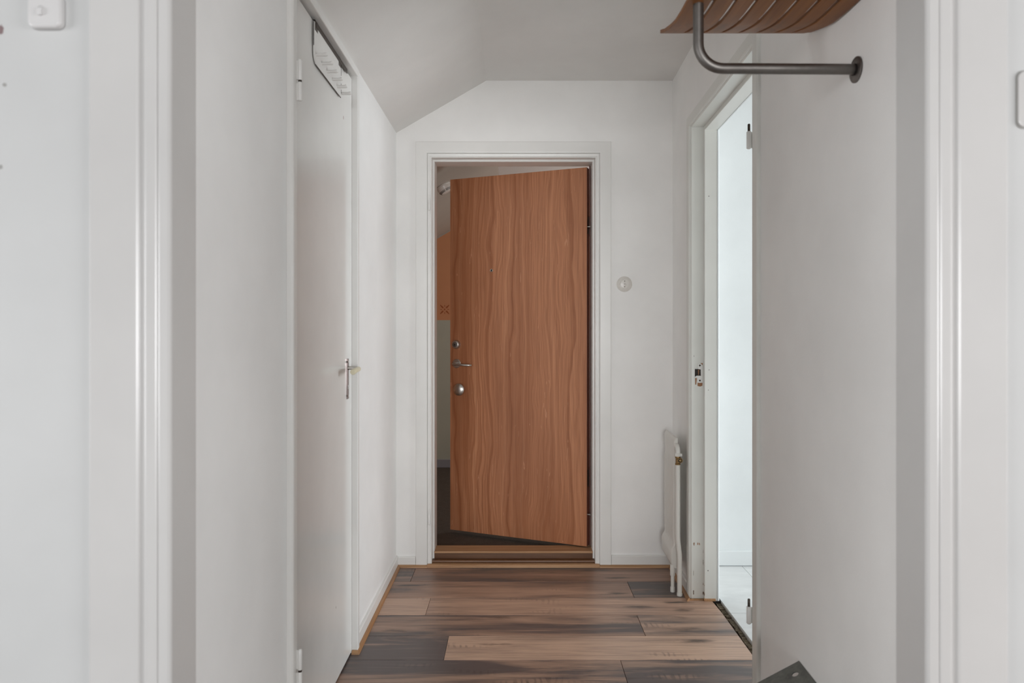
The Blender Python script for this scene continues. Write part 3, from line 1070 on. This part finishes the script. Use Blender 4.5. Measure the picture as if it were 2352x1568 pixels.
el = [(PX + .003, 3.222, .692), (PX + .002, 3.203, .692)] + [(PX + .001, 3.203 - .024 * math.sin(t), .692 - .024 * (1 - math.cos(t))) for t in (.35, .7, 1.05, 1.4, 1.57)] + [(PX, PY + .001, .652)]
sweep(bm, el, .0115, 18)
obj('elbow', bm, M['radiator'], parent=rd, smooth=True)
bm = B()
lathe(bm, (PX, PY, .647), (0, 0, 1), [(0, .013), (.001, .0145), (.014, .0145), (.015, .013)], 6)
box(bm, PX + .010, PX + .019, PY - .006, PY + .004, .648, .660)
vn = obj('valve_nut', bm, M['radiator'], parent=rd)
bm = B()
lathe(bm, (PX, PY, .608), (0, 0, 1), [(0, .012), (.006, .0125), (.008, .010), (.030, .010), (.032, .0125), (.039, .0125)], 18)
vv = tag(obj('valve', bm, M['brass'], parent=rd, smooth=True), 'bare brass valve without its cap')
bm = B()
lathe(bm, (PX + .006, PY - .006, .631), (.05, -1, 0), [(0, .0125), (.012, .0125), (.0128, .0118), (.0128, .0095), (.010, .0092)], 26)
vr = obj('valve_ring', bm, M['brass'], parent=vv, smooth=True)
bm = B()
lathe(bm, (PX + .0065, PY - .0162, .631), (.05, -1, 0), [(0, .0094), (.0005, .0094)], 20)
tag(obj('valve_seat', bm, M['black'], parent=vv), 'dark ring of the valve')
bm = B()
lathe(bm, (PX + .007, PY - .016, .631), (.05, -1, 0), [(0, .0055), (.004, .0055), (.0045, .0045)], 18)
obj('spindle', bm, M['brass'], parent=vv, smooth=True)
bm = B()
pp = [(PX, PY, .610), (PX, PY, .28), (PX + .0005, PY, .262), (PX + .002, PY, .245), (PX + .0065, PY, .205), (PX + .008, PY, .190), (PX + .0085, PY, .172), (PX + .0085, PY, 0.0)]
sweep(bm, pp, .0112, 18)
pp_ = tag(obj('pipe', bm, M['radiator'], parent=rd, smooth=True), 'long white supply pipe running down to the floor')
bm = B()
lathe(bm, (PX + .0085, PY, 0.0), (0, 0, 1), [(0, .0128), (.012, .0128), (.014, .0115)], 18)
obj('floor_collar', bm, M['radiator'], parent=pp_, smooth=True)
bm = B()
sweep(bm, [(.7435, 3.222, .135), (.7435, 3.222, .10), (.7435, 3.222, 0)], .0085, 16)
p2 = tag(obj('pipe', bm, M['radiator'], parent=rd, smooth=True), 'short white return pipe with a union nut')
bm = B()
lathe(bm, (.7435, 3.222, .075), (0, 0, 1), [(0, .010), (.004, .0118), (.05, .0118), (.054, .0105)], 18)
obj('union_nut', bm, M['radiator'], parent=p2, smooth=True)
bm = B()
lathe(bm, (.7435, 3.222, 0), (0, 0, 1), [(0, .0105), (.022, .0105), (.024, .0092)], 18)
obj('floor_collar', bm, M['radiator'], parent=p2, smooth=True)

# ------------------------------------------------------------------ hat rack
hy = 1.527
hr = thing('hat_rack', (RW(hy), hy, 1.8246), 'wall-mounted hat rack of bent wooden slats on a grey metal tube', 'hat rack')
TX, TZ = .410, 1.8255
bm = B()
rb = .056
path = [(RW(hy) - .004, hy, TZ), (TX + rb + .02, hy, TZ + .0015)]
path += [(TX + rb - rb * math.sin(t), hy, TZ + .0015 + rb * (1 - math.cos(t))) for t in [i * math.pi / 2 / 10 for i in range(11)]]
path += [(TX, hy, 1.93), (TX, hy, 1.9705)]
sweep(bm, path, .0117, 24)
obj('tube', bm, M['tube'], parent=hr, smooth=True)
bm = B()
lathe(bm, (RW(hy) - .0003, hy, TZ - .001), (-1, .0287, 0), [(0, .0285), (.003, .0285), (.0042, .027), (.0045, .013)], 36)
fl = obj('wall_flange', bm, M['flange'], parent=hr, smooth=True)
bm = B()
lathe(bm, (RW(hy) - .0045, hy, TZ - .001), (-1, .0287, 0), [(0, .0128), (.004, .0128)], 24)
obj('collar', bm, M['black'], parent=fl)
# slats: flat, curling up at the far end (profile y, z)
curl = [(1.235, 1.971), (1.36, 1.970), (1.46, 1.9695), (1.505, 1.970), (1.576, 1.9712), (1.630, 1.9752), (1.660, 1.981), (1.690, 1.988), (1.72, 1.996), (1.752, 2.005), (1.770, 2.012), (1.800, 2.0228)]


def slat(x0, x1, ya, yb, th=.009, a_skip=0):
    bm = B()
    pts = []
    P = curl
    for (y, z) in P:
        if ya - 1e-6 <= y <= yb + 1e-6:
            pts.append((y, z))
    A = []
    for i, (y, z) in enumerate(pts):
        q0, q1 = pts[max(i - 1, 0)], pts[min(i + 1, len(pts) - 1)]
        t = Vector((q1[0] - q0[0], q1[1] - q0[1])).normalized()
        A.append((y, z, -t.y * th, t.x * th))
    ring = [[bm.verts.new((x0, y, z)), bm.verts.new((x1, y, z)), bm.verts.new((x1, y + dy, z + dz)), bm.verts.new((x0, y + dy, z + dz))] for (y, z, dy, dz) in A]
    for a, b in zip(ring, ring[1:]):
        for k in range(4):
            bm.faces.new((a[k], a[(k + 1) % 4], b[(k + 1) % 4], b[k]))
    bm.faces.new(ring[0][::-1])
    bm.faces.new(ring[-1])
    return bm


sx = [.3823 + (.7605 - .3823) * t for t in (0, .150, .278, .400, .520, .642, .766, .882, 1)]
for a, b in zip(sx, sx[1:]):
    o = obj('slat', slat(a + (.0042 if a > .383 else 0), b - (.0042 if b < .76 else 0), 1.235, 1.770), M['bentwood'], parent=hr, smooth=True, bevel=.001)
o = obj('end_strip', slat(.3823, .7605, 1.770, 1.800), M['bentwood'], parent=hr, smooth=True, bevel=.001)
bm = B()
box(bm, .395, .757, 1.515, 1.539, 1.984, 2.000)
obj('cross_bar', bm, M['bentwood'], parent=hr, bevel=.002)
bm = B()
prism(bm, [(RW(1.26) - .0005, 1.26), (RW(1.56) - .0005, 1.56), (.755, 1.56), (.750, 1.26)], lambda a, b: (a, b, 1.984), lambda a, b: (a, b, 2.03))
obj('wall_cleat', bm, M['bentwood'], parent=hr)

# ------------------------------------------------------------------ sloping metal shoe shelf at the bottom right
C0 = Vector((RW(1.8585) - .0015, 1.8585, .341))
eA = Vector((-.114, 0, -.0603)).normalized()      # down, away from the wall
eB = Vector((-.0287, -1, .0)).normalized()        # along the wall towards the camera
eN = eB.cross(eA).normalized()
if eN.z < 0:
    eN = -eN
ss = thing('shoe_shelf', tuple(C0), 'sloping dark grey sheet-metal shoe shelf on the right wall, corner with a hole', 'shoe shelf')
WA, WB, TH = .30, .62, .0028
ha, hb, hr_ = .030, .0435, .0095
# find the hole: place it where it lies below the corner
N = 32
bm = B()
outer = []
for i in range(N):
    t = 2 * math.pi * i / N
    outer.append((ha + hr_ * math.cos(t), hb + hr_ * math.sin(t)))
sq = []
half = .022
for i in range(N):
    t = 2 * math.pi * i / N
    m = max(abs(math.cos(t)), abs(math.sin(t)))
    sq.append((ha + half * math.cos(t) / m, hb + half * math.sin(t) / m))


def pp3(a, b, n):
    return C0 + eA * a + eB * b + eN * n


for n0 in (0, -TH):
    I = [bm.verts.new(pp3(a, b, n0)) for a, b in outer]
    O = [bm.verts.new(pp3(a, b, n0)) for a, b in sq]
    for i in range(N):
        j = (i + 1) % N
        bm.faces.new((I[i], I[j], O[j], O[i]))
    if n0 == 0:
        I0 = I
    else:
        for i in range(N):
            j = (i + 1) % N
            bm.faces.new((I0[i], I0[j], I[j], I[i]))
    a0, a1, b0, b1 = ha - half, ha + half, hb - half, hb + half
    for (p, q, r, s_) in ((0, WA, 0, b0), (0, a0, b0, b1), (a1, WA, b0, b1), (0, WA, b1, WB)):
        bm.faces.new([bm.verts.new(pp3(*c, n0)) for c in ((p, r), (q, r), (q, s_), (p, s_))])
for e in (((0, 0), (WA, 0)), ((WA, 0), (WA, WB)), ((WA, WB), (0, WB)), ((0, WB), (0, 0))):
    bm.faces.new([bm.verts.new(pp3(*e[0], 0)), bm.verts.new(pp3(*e[1], 0)), bm.verts.new(pp3(*e[1], -TH)), bm.verts.new(pp3(*e[0], -TH))])
bmesh.ops.remove_doubles(bm, verts=bm.verts[:], dist=1e-5)
obj('sheet', bm, M['galvanised'], parent=ss)
bm = B()
for b_ in (.14, .50):
    bm = B()
    q = C0 + eB * b_
    prism(bm, [(q.x, q.z - .004), (q.x - .20, q.z - .112), (q.x - .20, q.z - .118), (q.x - .012, q.z - .10), (q.x, q.z - .16)],
          lambda x, z: (x, q.y, z), lambda x, z: (x, q.y - .003, z))
    obj('bracket', bm, M['dark_steel'], parent=ss)

# ------------------------------------------------------------------ coat rack hooked over the closet door
cr = thing('coat_rack', (DXF, 2.27, 2.19), 'white over-door coat rack with six pegs at the top of the closet door', 'coat rack')
XP = DXF + .006
ya, yb = 2.105, 2.432
ztp, zbm = 2.194, 2.066
bm = B()
pts = [(ya, ztp), (ya, zbm + .035)] + [(ya + .03 - .03 * math.cos(t), zbm + .035 - .035 * math.sin(t)) for t in (.4, .8, 1.2, 1.57)] + [(yb - .004, zbm), (yb, zbm + .004), (yb, ztp)]
prism(bm, pts, lambda a, b: (XP - .003, a, b), lambda a, b: (XP, a, b))
obj('plate', bm, M['door'], parent=cr, bevel=.0008)
bm = B()
for (p, q) in (((ya - .0012, ztp), (ya - .0012, zbm + .052)), ((ya + .02, zbm - .0005), (yb - .002, zbm - .0015)), ((yb + .0012, ztp - .002), (yb + .0012, zbm + .078)),
               ((yb + .0012, zbm + .05), (yb + .0012, zbm + .04)), ((yb + .0012, zbm + .028), (yb + .0012, zbm + .016))):
    sweep(bm, [(XP - .0005, *p), (XP - .0005, *q)], .0012, 8)
tag(obj('edge_strip', bm, M['dark_steel'], parent=cr), 'dark bare metal edge of the plate')
bm = B()
for y0 in (2.115, 2.40):
    box(bm, DXF - .03, XP, y0, y0 + .03, CDT + .0005, CDT + .0025)
    box(bm, XP - .0015, XP + .0005, y0, y0 + .03, 2.17, CDT + .0025)
box(bm, XP - .001, XP + .0012, 2.13, 2.52, 2.183, 2.1995)
tag(obj('door_hook', bm, M['dark_steel'], parent=cr), 'dark metal strip hooked over the door top')
for i in range(6):
    yy = 2.130 + (2.44 - 2.130) * i / 5
    zz = 2.098 - .003 * i
    bm = B()
    sweep(bm, [(XP - .001, yy, zz), (XP + .026, yy, zz), (XP + .030, yy, zz + .001), (XP + .034, yy, zz + .003)], [.0052, .0052, .0066, .0055], 14)
    obj('peg', bm, M['gloss'], parent=cr, smooth=True)

# ------------------------------------------------------------------ switches, plate, detector
sw = thing('light_switch', (.5705, BY, 1.472), 'round white light switch on the end wall right of the entrance door', 'light switch')
c = (.5705, BY - .0002, 1.472)
bm = B()
lathe(bm, c, (0, -1, 0), [(0, .0405), (.004, .0405), (.006, .0385), (.014, .030), (.017, .0265), (.0172, .0245), (.016, .0235)], 44)
obj('body', bm, M['switch'], parent=sw, smooth=True)
bm = B()
lathe(bm, (c[0], c[1] - .0155, c[2]), (0, -1, 0), [(0, .0238), (.003, .0234), (.0035, .022)], 36)
obj('cover', bm, M['switch'], parent=sw, smooth=True)
bm = B()
lathe(bm, (c[0], c[1] - .0185, c[2] + .001), (0, -1, -.35), [(0, .0052), (.006, .0046), (.012, .0048), (.0145, .003)], 16)
obj('toggle', bm, M['switch'], parent=sw, smooth=True)
for dz in (.0145, -.0145):
    bm = B()
    lathe(bm, (c[0] - .001, c[1] - .0188, c[2] + dz), (0, -1, 0), [(0, .0027), (.0006, .0025)], 12)
    obj('screw', bm, M['dark_steel'], parent=sw)


def rounded(w, h, r, n=6):
    p = []
    for cx, cz, a in ((w - r, h - r, 0), (-w + r, h - r, 90), (-w + r, -h + r, 180), (w - r, -h + r, 270)):
        p += arc(cx, cz, r, a, a + 90, n)
    return p


cs = (-.7445, FY, 1.7495)
s2 = thing('light_switch', cs, 'square white light switch on the greyed foreground wall at the left', 'light switch')
bm = B()
prism(bm, rounded(.0275, .0275, .011), lambda a, b: (cs[0] + a, FY, cs[2] + b), lambda a, b: (cs[0] + a * .95, FY - .012, cs[2] + b * .95))
obj('body', bm, M['switch_grey'], parent=s2, bevel=.003, smooth=True)
bm = B()
prism(bm, rounded(.004, .009, .003, 3), lambda a, b: (cs[0] - .005 + a, FY - .0115, cs[2] + b), lambda a, b: (cs[0] - .005 + a, FY - .0155, cs[2] - .003 + b * .6))
obj('toggle', bm, M['switch_grey'], parent=s2, bevel=.001)

cp = (.831, FY, 1.612)
s3 = thing('blank_plate', cp, 'painted-over blank wall plate on the foreground wall at the right edge', 'wall plate')
bm = B()
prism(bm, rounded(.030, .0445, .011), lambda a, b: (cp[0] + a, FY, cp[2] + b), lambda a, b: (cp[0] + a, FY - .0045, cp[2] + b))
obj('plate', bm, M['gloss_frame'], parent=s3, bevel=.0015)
bm = B()
ro, ri = rounded(.0322, .0467, .012), rounded(.0298, .0443, .011)
V = [[bm.verts.new((cp[0] + a, FY - h, cp[2] + b)) for a, b in q] for q, h in ((ro, .0002), (ri, .0002), (ri, .0012), (ro, .0012))]
for q in range(4):
    A_, B_ = V[q], V[(q + 1) % 4]
    for i in range(len(A_)):
        j = (i + 1) % len(A_)
        bm.faces.new((A_[i], A_[j], B_[j], B_[i]))
tag(obj('seam', bm, paint('cracked_paint_seam', srgb(150, 148, 144), .7), parent=s3), 'dark cracked paint seam round the plate')

# smoke detector on the raking landing ceiling
dt = Vector((-.4525, 4.30, zl(-.4525)))
dn = Vector((.505, 0, -.863)).normalized()
sd = thing('smoke_detector', tuple(dt), 'white smoke detector on the raking landing ceiling above the door', 'smoke detector')
bm = B()
lathe(bm, dt, dn, [(0, .050), (.006, .050), (.008, .0475), (.028, .046), (.036, .042), (.044, .034), (.047, .018), (.047, 0)], 40)
obj('body', bm, M['switch'], parent=sd, smooth=True)
bm = B()
t1 = dn.cross(Vector((0, 1, 0))).normalized()
t2 = dn.cross(t1).normalized()
for row, (h, r) in enumerate(((.0335, .0440), (.0380, .0410), (.0420, .0370))):
    for i in range(40):
        if i % 10 == 0:
            continue
        a = 2 * math.pi * i / 40
        rad = t1 * math.cos(a) + t2 * math.sin(a)
        tan = -t1 * math.sin(a) + t2 * math.cos(a)
        p = dt + dn * h + rad * r
        vv_ = [bm.verts.new(p + tan * (.0022 * s) + dn * (.0011 * q) + rad * e) for e in (-.001, .0009) for s, q in ((-1, -1), (1, -1), (1, 1), (-1, 1))]
        for idx in ((0, 1, 2, 3), (4, 5, 6, 7), (0, 1, 5, 4), (1, 2, 6, 5), (2, 3, 7, 6), (3, 0, 4, 7)):
            bm.faces.new([vv_[k] for k in idx])
tag(obj('vent_slots', bm, M['black'], parent=sd), 'rows of dark vent slots', kind='stuff')
